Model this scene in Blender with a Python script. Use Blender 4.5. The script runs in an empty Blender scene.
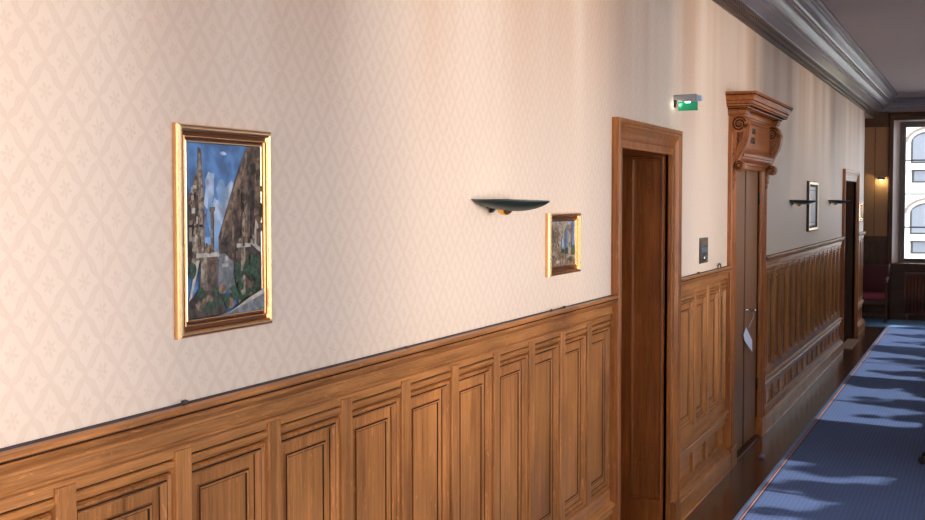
import bpy, bmesh, math, random
from mathutils import Matrix, Vector
random.seed(7)
PI = math.pi
sc = bpy.context.scene
COL = sc.collection
CAMX, CAMZ = 1.75, 1.985
WR = 3.1            # inner face of the right wall
CEIL = 3.73
YB, YE = -3.0, 21.9  # back wall, end wall
YW = 20.2           # where the long left wall ends

# ------------------------------------------------------------------ materials
def nmat(name):
    m = bpy.data.materials.new(name); m.use_nodes = True
    nt = m.node_tree; b = nt.nodes['Principled BSDF']
    return m, nt, b
def N(nt, t, **k):
    n = nt.nodes.new(t)
    for a, v in k.items():
        if a.startswith('i_'): n.inputs[int(a[2:])].default_value = v
        else: setattr(n, a, v)
    return n
def L(nt, a, b): nt.links.new(a, b)
def math_(nt, op, a, b=None, c=None):
    n = nt.nodes.new('ShaderNodeMath'); n.operation = op
    for i, v in enumerate((a, b, c)):
        if v is None: continue
        if isinstance(v, (int, float)): n.inputs[i].default_value = v
        else: nt.links.new(v, n.inputs[i])
    return n.outputs[0]
def mixc(nt, f, a, b, mode='MIX'):
    n = nt.nodes.new('ShaderNodeMix'); n.data_type = 'RGBA'; n.blend_type = mode
    for i, v in ((0, f), (6, a), (7, b)):
        if isinstance(v, (int, float)): n.inputs[i].default_value = v
        elif isinstance(v, (tuple, list)): n.inputs[i].default_value = (*v[:3], 1)
        else: nt.links.new(v, n.inputs[i])
    return n.outputs[2]
def cfac(nt, sock, on):
    if not on: return sock
    mr = nt.nodes.new('ShaderNodeMapRange'); mr.inputs['From Min'].default_value = .40; mr.inputs['From Max'].default_value = .60
    nt.links.new(sock, mr.inputs['Value']); return mr.outputs[0]
def plain(name, col, rough=.6, metal=0., noise=0., nscale=30., emis=None, estr=0., spec=.5, bump=0., contrast=False):
    m, nt, b = nmat(name)
    b.inputs['Base Color'].default_value = (*col, 1)
    b.inputs['Roughness'].default_value = rough
    b.inputs['Metallic'].default_value = metal
    b.inputs['Specular IOR Level'].default_value = spec
    if noise or bump:
        tc = N(nt, 'ShaderNodeTexCoord'); no = N(nt, 'ShaderNodeTexNoise')
        no.inputs['Scale'].default_value = nscale; no.inputs['Detail'].default_value = 5
        L(nt, tc.outputs['Object'], no.inputs['Vector'])
        if noise:
            L(nt, mixc(nt, cfac(nt, no.outputs['Fac'], contrast), tuple(c*(1-noise) for c in col), tuple(min(1, c*(1+noise)) for c in col)), b.inputs['Base Color'])
        if bump:
            bp = N(nt, 'ShaderNodeBump'); bp.inputs['Strength'].default_value = bump; bp.inputs['Distance'].default_value = .002
            L(nt, no.outputs['Fac'], bp.inputs['Height']); L(nt, bp.outputs[0], b.inputs['Normal'])
    if emis:
        b.inputs['Emission Color'].default_value = (*emis, 1); b.inputs['Emission Strength'].default_value = estr
    return m
def wood(name, dark, light, axis='Z', rough=.33, scale=1.0, fleck=True, coat=.0):
    """oak: stretched grain, medullary flecks, patchy tone, per object variation"""
    m, nt, b = nmat(name)
    tc = N(nt, 'ShaderNodeTexCoord'); oi = N(nt, 'ShaderNodeObjectInfo')
    off = N(nt, 'ShaderNodeVectorMath', operation='SCALE'); L(nt, oi.outputs['Location'], off.inputs[0]); off.inputs['Scale'].default_value = .0
    rnd = N(nt, 'ShaderNodeVectorMath', operation='ADD'); L(nt, tc.outputs['Object'], rnd.inputs[0])
    cb = N(nt, 'ShaderNodeCombineXYZ'); r7 = math_(nt, 'MULTIPLY', oi.outputs['Random'], 37.)
    for i in range(3): L(nt, r7, cb.inputs[i])
    L(nt, cb.outputs[0], rnd.inputs[1])
    def stretched(across, along, detail=6, rough_=.6, dist=0.):
        mp = N(nt, 'ShaderNodeMapping'); s = [across*scale]*3; s['XYZ'.index(axis)] = along*scale
        mp.inputs['Scale'].default_value = s; L(nt, rnd.outputs[0], mp.inputs['Vector'])
        no = N(nt, 'ShaderNodeTexNoise'); no.inputs['Scale'].default_value = 1; no.inputs['Detail'].default_value = detail
        no.inputs['Roughness'].default_value = rough_; no.inputs['Distortion'].default_value = dist
        L(nt, mp.outputs[0], no.inputs['Vector']); return no.outputs['Fac']
    fine = stretched(210, 7, 4, .7); mid = stretched(34, 1.6, 4, .6, .6); big = stretched(5, 2.2, 3, .5)
    f = math_(nt, 'ADD', math_(nt, 'MULTIPLY', fine, .42), math_(nt, 'ADD', math_(nt, 'MULTIPLY', mid, .42), math_(nt, 'MULTIPLY', big, .34)))
    cr = N(nt, 'ShaderNodeValToRGB'); cr.color_ramp.elements[0].position = .40; cr.color_ramp.elements[1].position = .78
    cr.color_ramp.elements[0].color = (*dark, 1); cr.color_ramp.elements[1].color = (*light, 1)
    L(nt, f, cr.inputs[0]); c = cr.outputs[0]
    if fleck:
        fl = stretched(26, 95, 2, .5, 1.2) if False else stretched(60, 16, 2, .4, 1.5)
        msk = N(nt, 'ShaderNodeMapRange'); msk.inputs['From Min'].default_value = .64; msk.inputs['From Max'].default_value = .74
        L(nt, fl, msk.inputs['Value'])
        c = mixc(nt, math_(nt, 'MULTIPLY', msk.outputs[0], .35), c, tuple(min(1, x*1.45) for x in light))
    hv = N(nt, 'ShaderNodeHueSaturation')
    L(nt, math_(nt, 'ADD', math_(nt, 'MULTIPLY', oi.outputs['Random'], .26), .87), hv.inputs['Value'])
    L(nt, c, hv.inputs['Color']); L(nt, hv.outputs[0], b.inputs['Base Color'])
    rr = N(nt, 'ShaderNodeMapRange'); rr.inputs['To Min'].default_value = rough-.06; rr.inputs['To Max'].default_value = rough+.1
    L(nt, mid, rr.inputs['Value']); L(nt, rr.outputs[0], b.inputs['Roughness'])
    bp = N(nt, 'ShaderNodeBump'); bp.inputs['Strength'].default_value = .35; bp.inputs['Distance'].default_value = .0015
    L(nt, fine, bp.inputs['Height']); L(nt, bp.outputs[0], b.inputs['Normal'])
    b.inputs['Specular IOR Level'].default_value = .32; b.inputs['Coat Weight'].default_value = coat; b.inputs['Coat Roughness'].default_value = .25
    return m

OD, OL = (.14, .046, .011), (.66, .265, .078)
M = {}
M['oakZ'] = wood('oak_upright', OD, OL, 'Z'); M['oakY'] = wood('oak_lengthwise', OD, OL, 'Y'); M['oakX'] = wood('oak_crosswise', OD, OL, 'X')
RD, RL = (.13, .036, .008), (.52, .165, .038)
M['redZ'] = wood('red_oak_upright', RD, RL, 'Z'); M['redY'] = wood('red_oak_lengthwise', RD, RL, 'Y'); M['redX'] = wood('red_oak_crosswise', RD, RL, 'X')
M['midZ'] = wood('warm_oak_upright', (.13, .038, .008), (.56, .195, .048), 'Z')
M['groove'] = plain('dark_stain_in_grooves', (.050, .019, .009), .9, spec=.1)
M['leaf'] = wood('smooth_brown_door', (.21, .092, .042), (.31, .14, .066), 'Z', .42, fleck=False)
KD, KL = (.045, .017, .008), (.13, .05, .022)
M['dkZ'] = wood('dark_wood_upright', KD, KL, 'Z', .4, fleck=False); M['dkX'] = wood('dark_wood_crosswise', KD, KL, 'X', .4, fleck=False)
M['dustshade'] = plain('ledge_dust_and_shade', (.055, .048, .06), .9, noise=.5, nscale=60)  # ledge dust, darkened to carry the shadow line against the wall
M['black'] = plain('black_gap', (.006, .005, .005), .8)
M['gold'] = plain('gilt', (.82, .46, .20), .25, 1., noise=.12, nscale=90)
M['goldbright'] = plain('bright_gilt', (.97, .66, .38), .18, 1., noise=.06, nscale=90)
M['bronze'] = plain('dark_bronze_frame', (.16, .06, .03), .3, .75, noise=.2, nscale=50)
M['brass'] = plain('brass', (.85, .50, .12), .18, 1.)
M['lampgreen'] = plain('dark_green_enamel', (.012, .024, .019), .42)
M['lampblack'] = plain('black_enamel', (.012, .014, .014), .35)
M['chrome'] = plain('steel', (.55, .56, .6), .22, 1.)
M['paint'] = plain('cornice_paint', (.23, .195, .235), .28, noise=.08, nscale=14)
M['paintdk'] = plain('cornice_brown_band', (.10, .055, .036), .33, noise=.25, nscale=50)
M['ceil'] = plain('ceiling_paint', (.56, .47, .48), .8, noise=.05, nscale=5)
M['plaster'] = plain('plain_plaster', (.62, .55, .48), .8, noise=.04, nscale=4)
M['lining'] = plain('pale_window_lining', (.85, .66, .58), .45)
M['sash'] = plain('grey_brown_sash', (.16, .125, .115), .45)
M['bar'] = plain('dark_glazing_bar', (.03, .03, .035), .5)
M['radi'] = plain('oxblood_radiator', (.22, .075, .05), .4)
M['redcloth'] = plain('dark_red_upholstery', (.09, .008, .014), .65, noise=.3, nscale=60, bump=.4)
M['pinkcloth'] = plain('red_seat_upholstery', (.26, .03, .05), .5, noise=.2, nscale=60, bump=.4)
M['plastic'] = plain('black_plastic', (.008, .008, .009), .45)
M['greycase'] = plain('grey_plastic_case', (.30, .28, .29), .45)
M['bluecase'] = plain('pale_blue_plastic', (.42, .50, .70), .4)
M['tag'] = plain('tag_card', (.62, .66, .85), .6)
M['tagink'] = plain('tag_ink', (.15, .17, .3), .7)
M['plate'] = plain('bronze_plate', (.10, .072, .05), .38, .5)
M['plateblue'] = plain('blue_grey_label', (.09, .13, .22), .4)
M['mat'] = plain('brown_doormat', (.30, .15, .07), .95, noise=.3, nscale=150, bump=.8)
M['shadow_tree_bark'] = plain('shadow_tree_bark', (.08, .055, .04), .9, noise=.3, nscale=12)
M['shadow_tree_foliage'] = plain('shadow_tree_leaves', (.045, .085, .03), .7, noise=.4, nscale=3)
M['ground'] = plain('courtyard_gravel', (.30, .28, .25), .95, noise=.12, nscale=3)
M['facade'] = plain('pale_limestone', (.80, .78, .72), .85, noise=.05, nscale=.6)
M['facademould'] = plain('tan_limestone_moulding', (.17, .12, .09), .85)
M['shutter'] = plain('grey_shutter', (.13, .135, .155), .6)
M['facadeframe'] = plain('brown_window_frame', (.035, .028, .025), .6)
M['roof'] = plain('slate', (.10, .11, .13), .6)
M['debris'] = plain('crumpled_paper_bit', (.20, .13, .20), .7)
M['flake'] = plain('paint_flake', (.07, .055, .05), .8)

# green sign glass: lit by its own small lamp
m, nt, b = nmat('green_sign_glass'); b.inputs['Base Color'].default_value = (.0, .22, .10, 1); b.inputs['Roughness'].default_value = .3
b.inputs['Emission Color'].default_value = (.0, .42, .17, 1); b.inputs['Emission Strength'].default_value = .15; M['green'] = m
M['lamplens'] = plain('lit_lens', (.9, 1, .95), .3, emis=(.7, 1., .85), estr=4.)
M['warmlens'] = plain('warm_lens', (1, .9, .6), .3, emis=(1., .93, .55), estr=5.)
# clear glass
m = bpy.data.materials.new('clear_glass'); m.use_nodes = True; nt = m.node_tree; nt.nodes.clear()
o = N(nt, 'ShaderNodeOutputMaterial'); t = N(nt, 'ShaderNodeBsdfTransparent'); g = N(nt, 'ShaderNodeBsdfGlossy'); g.inputs['Roughness'].default_value = .02
fr = N(nt, 'ShaderNodeFresnel'); fr.inputs['IOR'].default_value = 1.3; mx = N(nt, 'ShaderNodeMixShader')
L(nt, fr.outputs[0], mx.inputs[0]); L(nt, t.outputs[0], mx.inputs[1]); L(nt, g.outputs[0], mx.inputs[2]); L(nt, mx.outputs[0], o.inputs[0]); M['glass'] = m

# wallpaper: lattice of ribbons with a flower in each diamond, paper seams, painted shade streaks
def wallpaper(name, base, patt, amount, seams=True):
    m, nt, b = nmat(name)
    tc = N(nt, 'ShaderNodeTexCoord'); sp = N(nt, 'ShaderNodeSeparateXYZ'); L(nt, tc.outputs['Object'], sp.inputs[0])
    wn = N(nt, 'ShaderNodeTexNoise'); wn.inputs['Scale'].default_value = 45; wn.inputs['Detail'].default_value = 2; L(nt, tc.outputs['Object'], wn.inputs['Vector'])
    h0 = math_(nt, 'ADD', sp.outputs['Y'], sp.outputs['X'])
    h = math_(nt, 'ADD', h0, math_(nt, 'MULTIPLY', math_(nt, 'SUBTRACT', wn.outputs['Fac'], .5), .018))
    u = math_(nt, 'DIVIDE', math_(nt, 'SUBTRACT', h, 1.953), .108); v = math_(nt, 'DIVIDE', math_(nt, 'SUBTRACT', sp.outputs['Z'], 2.333), .130)
    p = math_(nt, 'ADD', u, v); q = math_(nt, 'SUBTRACT', u, v)
    def band(a, bb):
        w = math_(nt, 'MULTIPLY', math_(nt, 'SINE', math_(nt, 'MULTIPLY', bb, 4*PI)), .018)
        a2 = math_(nt, 'ADD', a, w)
        d = math_(nt, 'ABSOLUTE', math_(nt, 'SUBTRACT', math_(nt, 'FRACT', math_(nt, 'ADD', a2, .5)), .5))
        return d
    def smooth(v_, lo, hi, inv=True):
        mr = N(nt, 'ShaderNodeMapRange'); mr.interpolation_type = 'SMOOTHSTEP'
        mr.inputs['From Min'].default_value = lo; mr.inputs['From Max'].default_value = hi
        mr.inputs['To Min'].default_value = 1 if inv else 0; mr.inputs['To Max'].default_value = 0 if inv else 1
        L(nt, v_, mr.inputs['Value']); return mr.outputs[0]
    def ribbon(a, bb):
        d = band(a, bb)
        thick = math_(nt, 'ADD', .095, math_(nt, 'MULTIPLY', math_(nt, 'COSINE', math_(nt, 'MULTIPLY', bb, 2*PI)), -.025))
        r = math_(nt, 'SUBTRACT', d, thick)
        body = smooth(r, -.015, .012)
        st = math_(nt, 'ABSOLUTE', math_(nt, 'SUBTRACT', d, .035)); line = smooth(st, .006, .016)
        return math_(nt, 'MULTIPLY', body, math_(nt, 'SUBTRACT', 1., math_(nt, 'MULTIPLY', line, .6)))
    rb = math_(nt, 'MAXIMUM', ribbon(p, q), ribbon(q, p))
    fp = math_(nt, 'SUBTRACT', math_(nt, 'FRACT', p), .5); fq = math_(nt, 'SUBTRACT', math_(nt, 'FRACT', q), .5)
    lx = math_(nt, 'MULTIPLY', math_(nt, 'ADD', fp, fq), .5); ly = math_(nt, 'MULTIPLY', math_(nt, 'SUBTRACT', fp, fq), .6)
    r = math_(nt, 'SQRT', math_(nt, 'ADD', math_(nt, 'MULTIPLY', lx, lx), math_(nt, 'MULTIPLY', ly, ly)))
    an = math_(nt, 'ARCTAN2', ly, lx)
    pet = math_(nt, 'ADD', .135, math_(nt, 'MULTIPLY', math_(nt, 'COSINE', math_(nt, 'ADD', math_(nt, 'MULTIPLY', an, 6.), 1.5)), .055))
    fl = smooth(math_(nt, 'SUBTRACT', r, pet), -.02, .015)
    ring = smooth(math_(nt, 'ABSOLUTE', math_(nt, 'SUBTRACT', r, .06)), .008, .02)
    fl = math_(nt, 'MULTIPLY', fl, math_(nt, 'SUBTRACT', 1., math_(nt, 'MULTIPLY', ring, .55)))
    pat = math_(nt, 'MAXIMUM', rb, fl)
    no = N(nt, 'ShaderNodeTexNoise'); no.inputs['Scale'].default_value = 160; no.inputs['Detail'].default_value = 3; L(nt, tc.outputs['Object'], no.inputs['Vector'])
    pat2 = math_(nt, 'MULTIPLY', pat, math_(nt, 'ADD', .55, math_(nt, 'MULTIPLY', no.outputs['Fac'], .9)))
    c = mixc(nt, math_(nt, 'MULTIPLY', pat2, amount), base, patt)
    # shade painted in: brown vertical streaks on the upper wall, like shadow bands
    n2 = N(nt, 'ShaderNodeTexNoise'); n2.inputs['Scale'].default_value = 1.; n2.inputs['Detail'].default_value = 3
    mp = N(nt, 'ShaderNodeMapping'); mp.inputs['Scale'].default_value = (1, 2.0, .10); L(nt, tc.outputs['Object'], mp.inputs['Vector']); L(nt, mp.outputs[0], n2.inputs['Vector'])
    shade_streaks = math_(nt, 'MULTIPLY', smooth(n2.outputs['Fac'], .38, .66, False), smooth(sp.outputs['Z'], 1.9, 3.2, False))
    c = mixc(nt, shade_streaks, c, mixc(nt, .5, c, (.70, .47, .30), 'MULTIPLY'))
    if seams:
        s = math_(nt, 'ABSOLUTE', math_(nt, 'SUBTRACT', math_(nt, 'FRACT', math_(nt, 'ADD', math_(nt, 'DIVIDE', math_(nt, 'SUBTRACT', h0, 2.179), .503), .5)), .5))
        sm = smooth(s, .001, .0045)
        c = mixc(nt, math_(nt, 'MULTIPLY', sm, .10), c, (.33, .26, .24))
    L(nt, c, b.inputs['Base Color']); b.inputs['Roughness'].default_value = .62
    bp = N(nt, 'ShaderNodeBump'); bp.inputs['Strength'].default_value = .35; bp.inputs['Distance'].default_value = .0012
    L(nt, math_(nt, 'ADD', pat, math_(nt, 'MULTIPLY', no.outputs['Fac'], .6)), bp.inputs['Height']); L(nt, bp.outputs[0], b.inputs['Normal'])
    return m
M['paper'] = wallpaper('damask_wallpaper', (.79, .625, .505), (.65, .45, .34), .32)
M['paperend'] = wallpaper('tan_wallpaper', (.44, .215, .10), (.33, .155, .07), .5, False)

# rug: woven blue with a grid of dark ticks; field pattern from the rug's own coordinates
m, nt, b = nmat('blue_woven_rug')
tc = N(nt, 'ShaderNodeTexCoord'); sp = N(nt, 'ShaderNodeSeparateXYZ'); L(nt, tc.outputs['Object'], sp.inputs[0])
def grid(sock, pitch, w):
    d = math_(nt, 'ABSOLUTE', math_(nt, 'SUBTRACT', math_(nt, 'FRACT', math_(nt, 'DIVIDE', sock, pitch)), .5))
    return math_(nt, 'LESS_THAN', d, w)
gx = grid(sp.outputs['X'], .030, .17); gy = grid(sp.outputs['Y'], .060, .17)
g = math_(nt, 'MAXIMUM', gx, gy)
no = N(nt, 'ShaderNodeTexNoise'); no.inputs['Scale'].default_value = 220; no.inputs['Detail'].default_value = 2; L(nt, tc.outputs['Object'], no.inputs['Vector'])
n2 = N(nt, 'ShaderNodeTexNoise'); n2.inputs['Scale'].default_value = 1.3; n2.inputs['Detail'].default_value = 3; L(nt, tc.outputs['Object'], n2.inputs['Vector'])
c = mixc(nt, math_(nt, 'MULTIPLY', g, .45), (.14, .215, .45), (.05, .085, .20))
c = mixc(nt, math_(nt, 'MULTIPLY', no.outputs['Fac'], .5), c, (.10, .14, .26))
c = mixc(nt, math_(nt, 'MULTIPLY', n2.outputs['Fac'], .35), c, (.11, .15, .28))
L(nt, c, b.inputs['Base Color']); b.inputs['Roughness'].default_value = .95; b.inputs['Specular IOR Level'].default_value = .1
bp = N(nt, 'ShaderNodeBump'); bp.inputs['Strength'].default_value = .5; bp.inputs['Distance'].default_value = .002; L(nt, no.outputs['Fac'], bp.inputs['Height']); L(nt, bp.outputs[0], b.inputs['Normal'])
M['rug'] = m
M['rugblue'] = plain('rug_border_blue', (.20, .30, .52), .95, noise=.15, nscale=120)
M['rugred'] = plain('rug_border_red', (.26, .03, .045), .95)
M['rugcream'] = plain('rug_border_cream', (.55, .38, .34), .95)
M['rugnavy'] = plain('rug_border_navy', (.02, .03, .08), .95)
M['carpet'] = plain('blue_carpet', (.21, .42, .78), .95, noise=.2, nscale=40, bump=.5)

# parquet boards running along the corridor
m, nt, b = nmat('dark_floor_boards')
tc = N(nt, 'ShaderNodeTexCoord'); mp = N(nt, 'ShaderNodeMapping'); mp.inputs['Rotation'].default_value = (0, 0, PI/2); L(nt, tc.outputs['Object'], mp.inputs['Vector'])
br = N(nt, 'ShaderNodeTexBrick'); br.inputs['Scale'].default_value = 1; br.inputs['Brick Width'].default_value = 1.6; br.inputs['Row Height'].default_value = .075
br.inputs['Mortar Size'].default_value = .0016; br.inputs['Color1'].default_value = (.16, .062, .03, 1); br.inputs['Color2'].default_value = (.09, .035, .018, 1); br.inputs['Mortar'].default_value = (.008, .005, .004, 1)
L(nt, mp.outputs[0], br.inputs['Vector'])
mp2 = N(nt, 'ShaderNodeMapping'); mp2.inputs['Scale'].default_value = (70, 3, 1); L(nt, tc.outputs['Object'], mp2.inputs['Vector'])
no = N(nt, 'ShaderNodeTexNoise'); no.inputs['Scale'].default_value = 1; no.inputs['Detail'].default_value = 5; L(nt, mp2.outputs[0], no.inputs['Vector'])
c = mixc(nt, no.outputs['Fac'], mixc(nt, .45, br.outputs['Color'], (0, 0, 0)), br.outputs['Color'])
L(nt, c, b.inputs['Base Color']); b.inputs['Roughness'].default_value = .17
bp = N(nt, 'ShaderNodeBump'); bp.inputs['Strength'].default_value = .25; bp.inputs['Distance'].default_value = .002; L(nt, no.outputs['Fac'], bp.inputs['Height']); L(nt, bp.outputs[0], b.inputs['Normal'])
M['boards'] = m

# ------------------------------------------------------------------ mesh builder
class MB:
    def __init__(s): s.v = []; s.f = []; s.m = []; s.sm = []
    def add(s, vs, fs, mi=0, sm=False):
        o = len(s.v); s.v += [tuple(p) for p in vs]
        for k, f in enumerate(fs):
            s.f.append([o+i for i in f]); s.m.append(mi[k] if isinstance(mi, list) else mi); s.sm.append(sm)
        return s
    def box(s, x0, x1, y0, y1, z0, z1, mi=0):
        v = [(x, y, z) for x in (x0, x1) for y in (y0, y1) for z in (z0, z1)]
        return s.add(v, [(0,1,3,2), (4,6,7,5), (0,4,5,1), (2,3,7,6), (0,2,6,4), (1,5,7,3)], mi)
    def cbox(s, x0, x1, y0, y1, z0, z1, c=.003, mi=0):
        """box with chamfered edges"""
        bm = bmesh.new(); bmesh.ops.create_cube(bm, size=1)
        for v in bm.verts: v.co = Vector(((x0+x1)/2+v.co.x*(x1-x0), (y0+y1)/2+v.co.y*(y1-y0), (z0+z1)/2+v.co.z*(z1-z0)))
        bmesh.ops.bevel(bm, geom=bm.edges[:], offset=c, segments=2, profile=.5, affect='EDGES')
        bm.verts.index_update(); s.add([v.co[:] for v in bm.verts], [[v.index for v in f.verts] for f in bm.faces], mi); bm.free(); return s
    def prism(s, poly, t0, t1, mp, mi=0, sm=False):
        """poly of (a,b) closed, swept from t0 to t1; mp(a,b,t)->xyz. mi may be a list per side"""
        n = len(poly); v = [mp(a, b, t0) for a, b in poly]+[mp(a, b, t1) for a, b in poly]
        s.add(v, [(i, (i+1) % n, n+(i+1) % n, n+i) for i in range(n)], mi, sm)
        m0 = mi[0] if isinstance(mi, list) else mi
        s.add(v, [list(range(n))[::-1], list(range(n, 2*n))], m0); return s
    def loops(s, loops, mi=0, close=True, cap=False, cap0=False, sm=False):
        n = len(loops[0]); k = len(loops)
        v = [p for l in loops for p in l]; fs = []; ms = []
        for j in range(k-1):
            for i in range(n if close else n-1):
                i2 = (i+1) % n; fs.append((j*n+i, j*n+i2, (j+1)*n+i2, (j+1)*n+i)); ms.append(mi[j] if isinstance(mi, list) else mi)
        s.add(v, fs, ms, sm)
        if cap: s.add(loops[-1], [list(range(n))], mi[-1] if isinstance(mi, list) else mi)
        if cap0: s.add(loops[0], [list(range(n))[::-1]], mi[0] if isinstance(mi, list) else mi)
        return s
    def panel(s, a0, a1, b0, b1, prof, mp, mi=0, cap=True):
        """nested rectangles: prof of (inset, depth); mp(a,b,d)"""
        lo = [[mp(a0+w, b0+w, d), mp(a1-w, b0+w, d), mp(a1-w, b1-w, d), mp(a0+w, b1-w, d)] for w, d in prof]
        return s.loops(lo, mi, True, cap)
    def lathe(s, prof, c, axis='Z', n=20, mi=0, sm=True, sq=1.):
        """prof of (radius, height along axis)"""
        lo = []
        for r, h in prof:
            l = []
            for k in range(n):
                a = 2*PI*k/n; p, q = r*math.cos(a), r*math.sin(a)*sq
                l.append({'Z': (c[0]+p, c[1]+q, c[2]+h), 'X': (c[0]+h, c[1]+p, c[2]+q), 'Y': (c[0]+p, c[1]+h, c[2]+q)}[axis])
            lo.append(l)
        return s.loops(lo, mi, True, prof[-1][0] > 1e-4, prof[0][0] > 1e-4, sm)
    def tube(s, path, r, n=8, mi=0):
        P = [Vector(p) for p in path]; lo = []
        for i, p in enumerate(P):
            d = (P[min(i+1, len(P)-1)]-P[max(i-1, 0)]).normalized()
            a = d.cross(Vector((0, 0, 1)) if abs(d.z) < .9 else Vector((1, 0, 0))).normalized(); b_ = d.cross(a)
            rr = r[i] if isinstance(r, (list, tuple)) else r
            lo.append([tuple(p+a*rr*math.cos(2*PI*k/n)+b_*rr*math.sin(2*PI*k/n)) for k in range(n)])
        return s.loops(lo, mi, True, True, True, True)
    def build(s, name, mats, parent=None, fix=True):
        if not isinstance(mats, (list, tuple)): mats = [mats]
        loc = Vector((0, 0, 0))
        if parent is not None:
            q = parent
            while q is not None: loc += q.location; q = q.parent
        me = bpy.data.meshes.new(name)
        me.from_pydata([tuple(Vector(p)-loc) for p in s.v], [], s.f)
        for m_ in mats: me.materials.append(m_)
        for i, p in enumerate(me.polygons): p.material_index = s.m[i]; p.use_smooth = s.sm[i]
        if fix:
            bm = bmesh.new(); bm.from_mesh(me); bmesh.ops.remove_doubles(bm, verts=bm.verts, dist=1e-5)
            bmesh.ops.recalc_face_normals(bm, faces=bm.faces); bm.to_mesh(me); bm.free()
        me.update(); ob = bpy.data.objects.new(name, me); COL.objects.link(ob)
        if parent is not None: ob.parent = parent
        return ob
def thing(name, label, cat, loc, group=None, kind=None):
    o = bpy.data.objects.new(name, None); COL.objects.link(o); o.location = loc; o.empty_display_size = .1
    return tag(o, label, cat, group, kind)
def tag(o, label=None, cat=None, group=None, kind=None):
    if label: o['label'] = label
    if cat: o['category'] = cat
    if group: o['group'] = group
    if kind: o['kind'] = kind
    return o
def struct(o, label=None):
    o['kind'] = 'structure'
    if label: o['label'] = label
    return o
def sroot(name, label, loc=(0, 0, 0)):
    o = bpy.data.objects.new(name, None); COL.objects.link(o); o.location = loc
    return struct(o, label)
WY = lambda a, b, d: (d, a, b)        # wall face X = d, a along Y, b up
PX = lambda a, b, t: (a, t, b)        # (X,Z) profile swept along Y

# ------------------------------------------------------------------ shell
D1 = (6.28, 7.40, 2.255); D2 = (9.42, 10.58, 2.245); D3 = (17.25, 18.92, 2.25)
wl = MB()
prev = YB
for (a, b_, t_) in (D1, D2, D3, (YW, None, None)):
    g_ = .03 if b_ else 0
    wl.box(-.5, 0, prev, a-g_, 1.49, CEIL); wl.box(-.5, -.04, prev, a-g_, 0, 1.49)
    if b_: wl.box(-.5, 0, a-g_, b_+g_, t_+g_, CEIL); prev = b_+g_
wl.box(-.5, 0, YW, YE, 3.345, CEIL)
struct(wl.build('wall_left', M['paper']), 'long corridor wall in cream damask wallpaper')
MBx = MB().box(-2.3, 1.0+WR, YB-.2, YE+.4, -.3, 0).build('floor', M['boards']); struct(MBx, 'dark glossy floor boards running along the corridor')
struct(MB().box(-2.3, WR+.4, YB-.2, YE+.4, CEIL, CEIL+.2).build('ceiling', M['ceil']), 'grey painted ceiling')
struct(MB().box(-.5, WR+.4, YB-.2, YB, 0, .8).box(-.5, WR+.4, YB-.2, YB, 3.3, CEIL).box(-.5, .35, YB-.2, YB, .8, 3.3).box(2.75, WR+.4, YB-.2, YB, .8, 3.3).build('wall_back', M['plaster']), 'plain wall behind the viewpoint')
struct(MB().box(-2.3, -2.1, YW-.2, YE, 0, CEIL).build('wall_alcove', M['plaster']), 'side wall of the recess past the wall corner')
struct(MB().box(-2.1, -.5, YW-.2, YW, 0, CEIL).build('wall_recess', M['plaster']), 'near wall of the recess past the wall corner')

# right wall with openings (never in frame, lets the daylight in)
OPN = [(-1.8, -.2, 1.0, 3.25), (1.25, 2.4, 1.0, 3.25), (3.55, 5.6, 1.0, 3.25), (6.85, 9.1, 1.0, 3.25), (10.9, 13.4, 1.95, 3.25), (13.95, 16.65, 1.95, 3.25), (17.2, 20.3, 1.95, 3.25)]
wr = MB(); prev = YB
for a, b_, z0, z1 in OPN:
    wr.box(WR, WR+.35, prev, a, 0, CEIL); wr.box(WR, WR+.35, a, b_, 0, z0); wr.box(WR, WR+.35, a, b_, z1, CEIL); prev = b_
wr.box(WR, WR+.35, prev, YE+.35, 0, CEIL)
struct(wr.build('wall_right', M['plaster']), 'window side wall of the corridor')
for k, (a, b_, z0, z1) in enumerate(OPN):
    w = sroot('window_%d' % (k+2), 'tall corridor window facing the garden')
    f = MB(); x = WR+.12
    n = max(2, round((b_-a)/1.25))
    f.box(x, x+.05, a, a+.06, z0, z1); f.box(x, x+.05, b_-.06, b_, z0, z1); f.box(x, x+.05, a, b_, z0, z0+.06); f.box(x, x+.05, a, b_, z1-.06, z1)
    f.build('window_frame', M['sash'], w)
    mb = MB()
    for i in range(1, n): y = a+(b_-a)*i/n; mb.box(x+.005, x+.045, y-.02, y+.02, z0+.06, z1-.06)
    mb.build('mullion', M['sash'], w)
    MB().box(x+.02, x+.026, a+.06, b_-.06, z0+.06, z1-.06).build('pane', M['glass'], w)

wb = sroot('window_9', 'big window in the wall behind the viewpoint')
f = MB(); f.box(.35, .41, YB-.12, YB-.07, .8, 3.3); f.box(2.69, 2.75, YB-.12, YB-.07, .8, 3.3); f.box(.41, 2.69, YB-.12, YB-.07, .8, .86); f.box(.41, 2.69, YB-.12, YB-.07, 3.24, 3.3); f.box(1.52, 1.58, YB-.12, YB-.07, .86, 3.24)
f.build('window_frame', M['sash'], wb)
MB().box(.41, 2.69, YB-.10, YB-.094, .86, 3.24).build('pane', M['glass'], wb)
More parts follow.
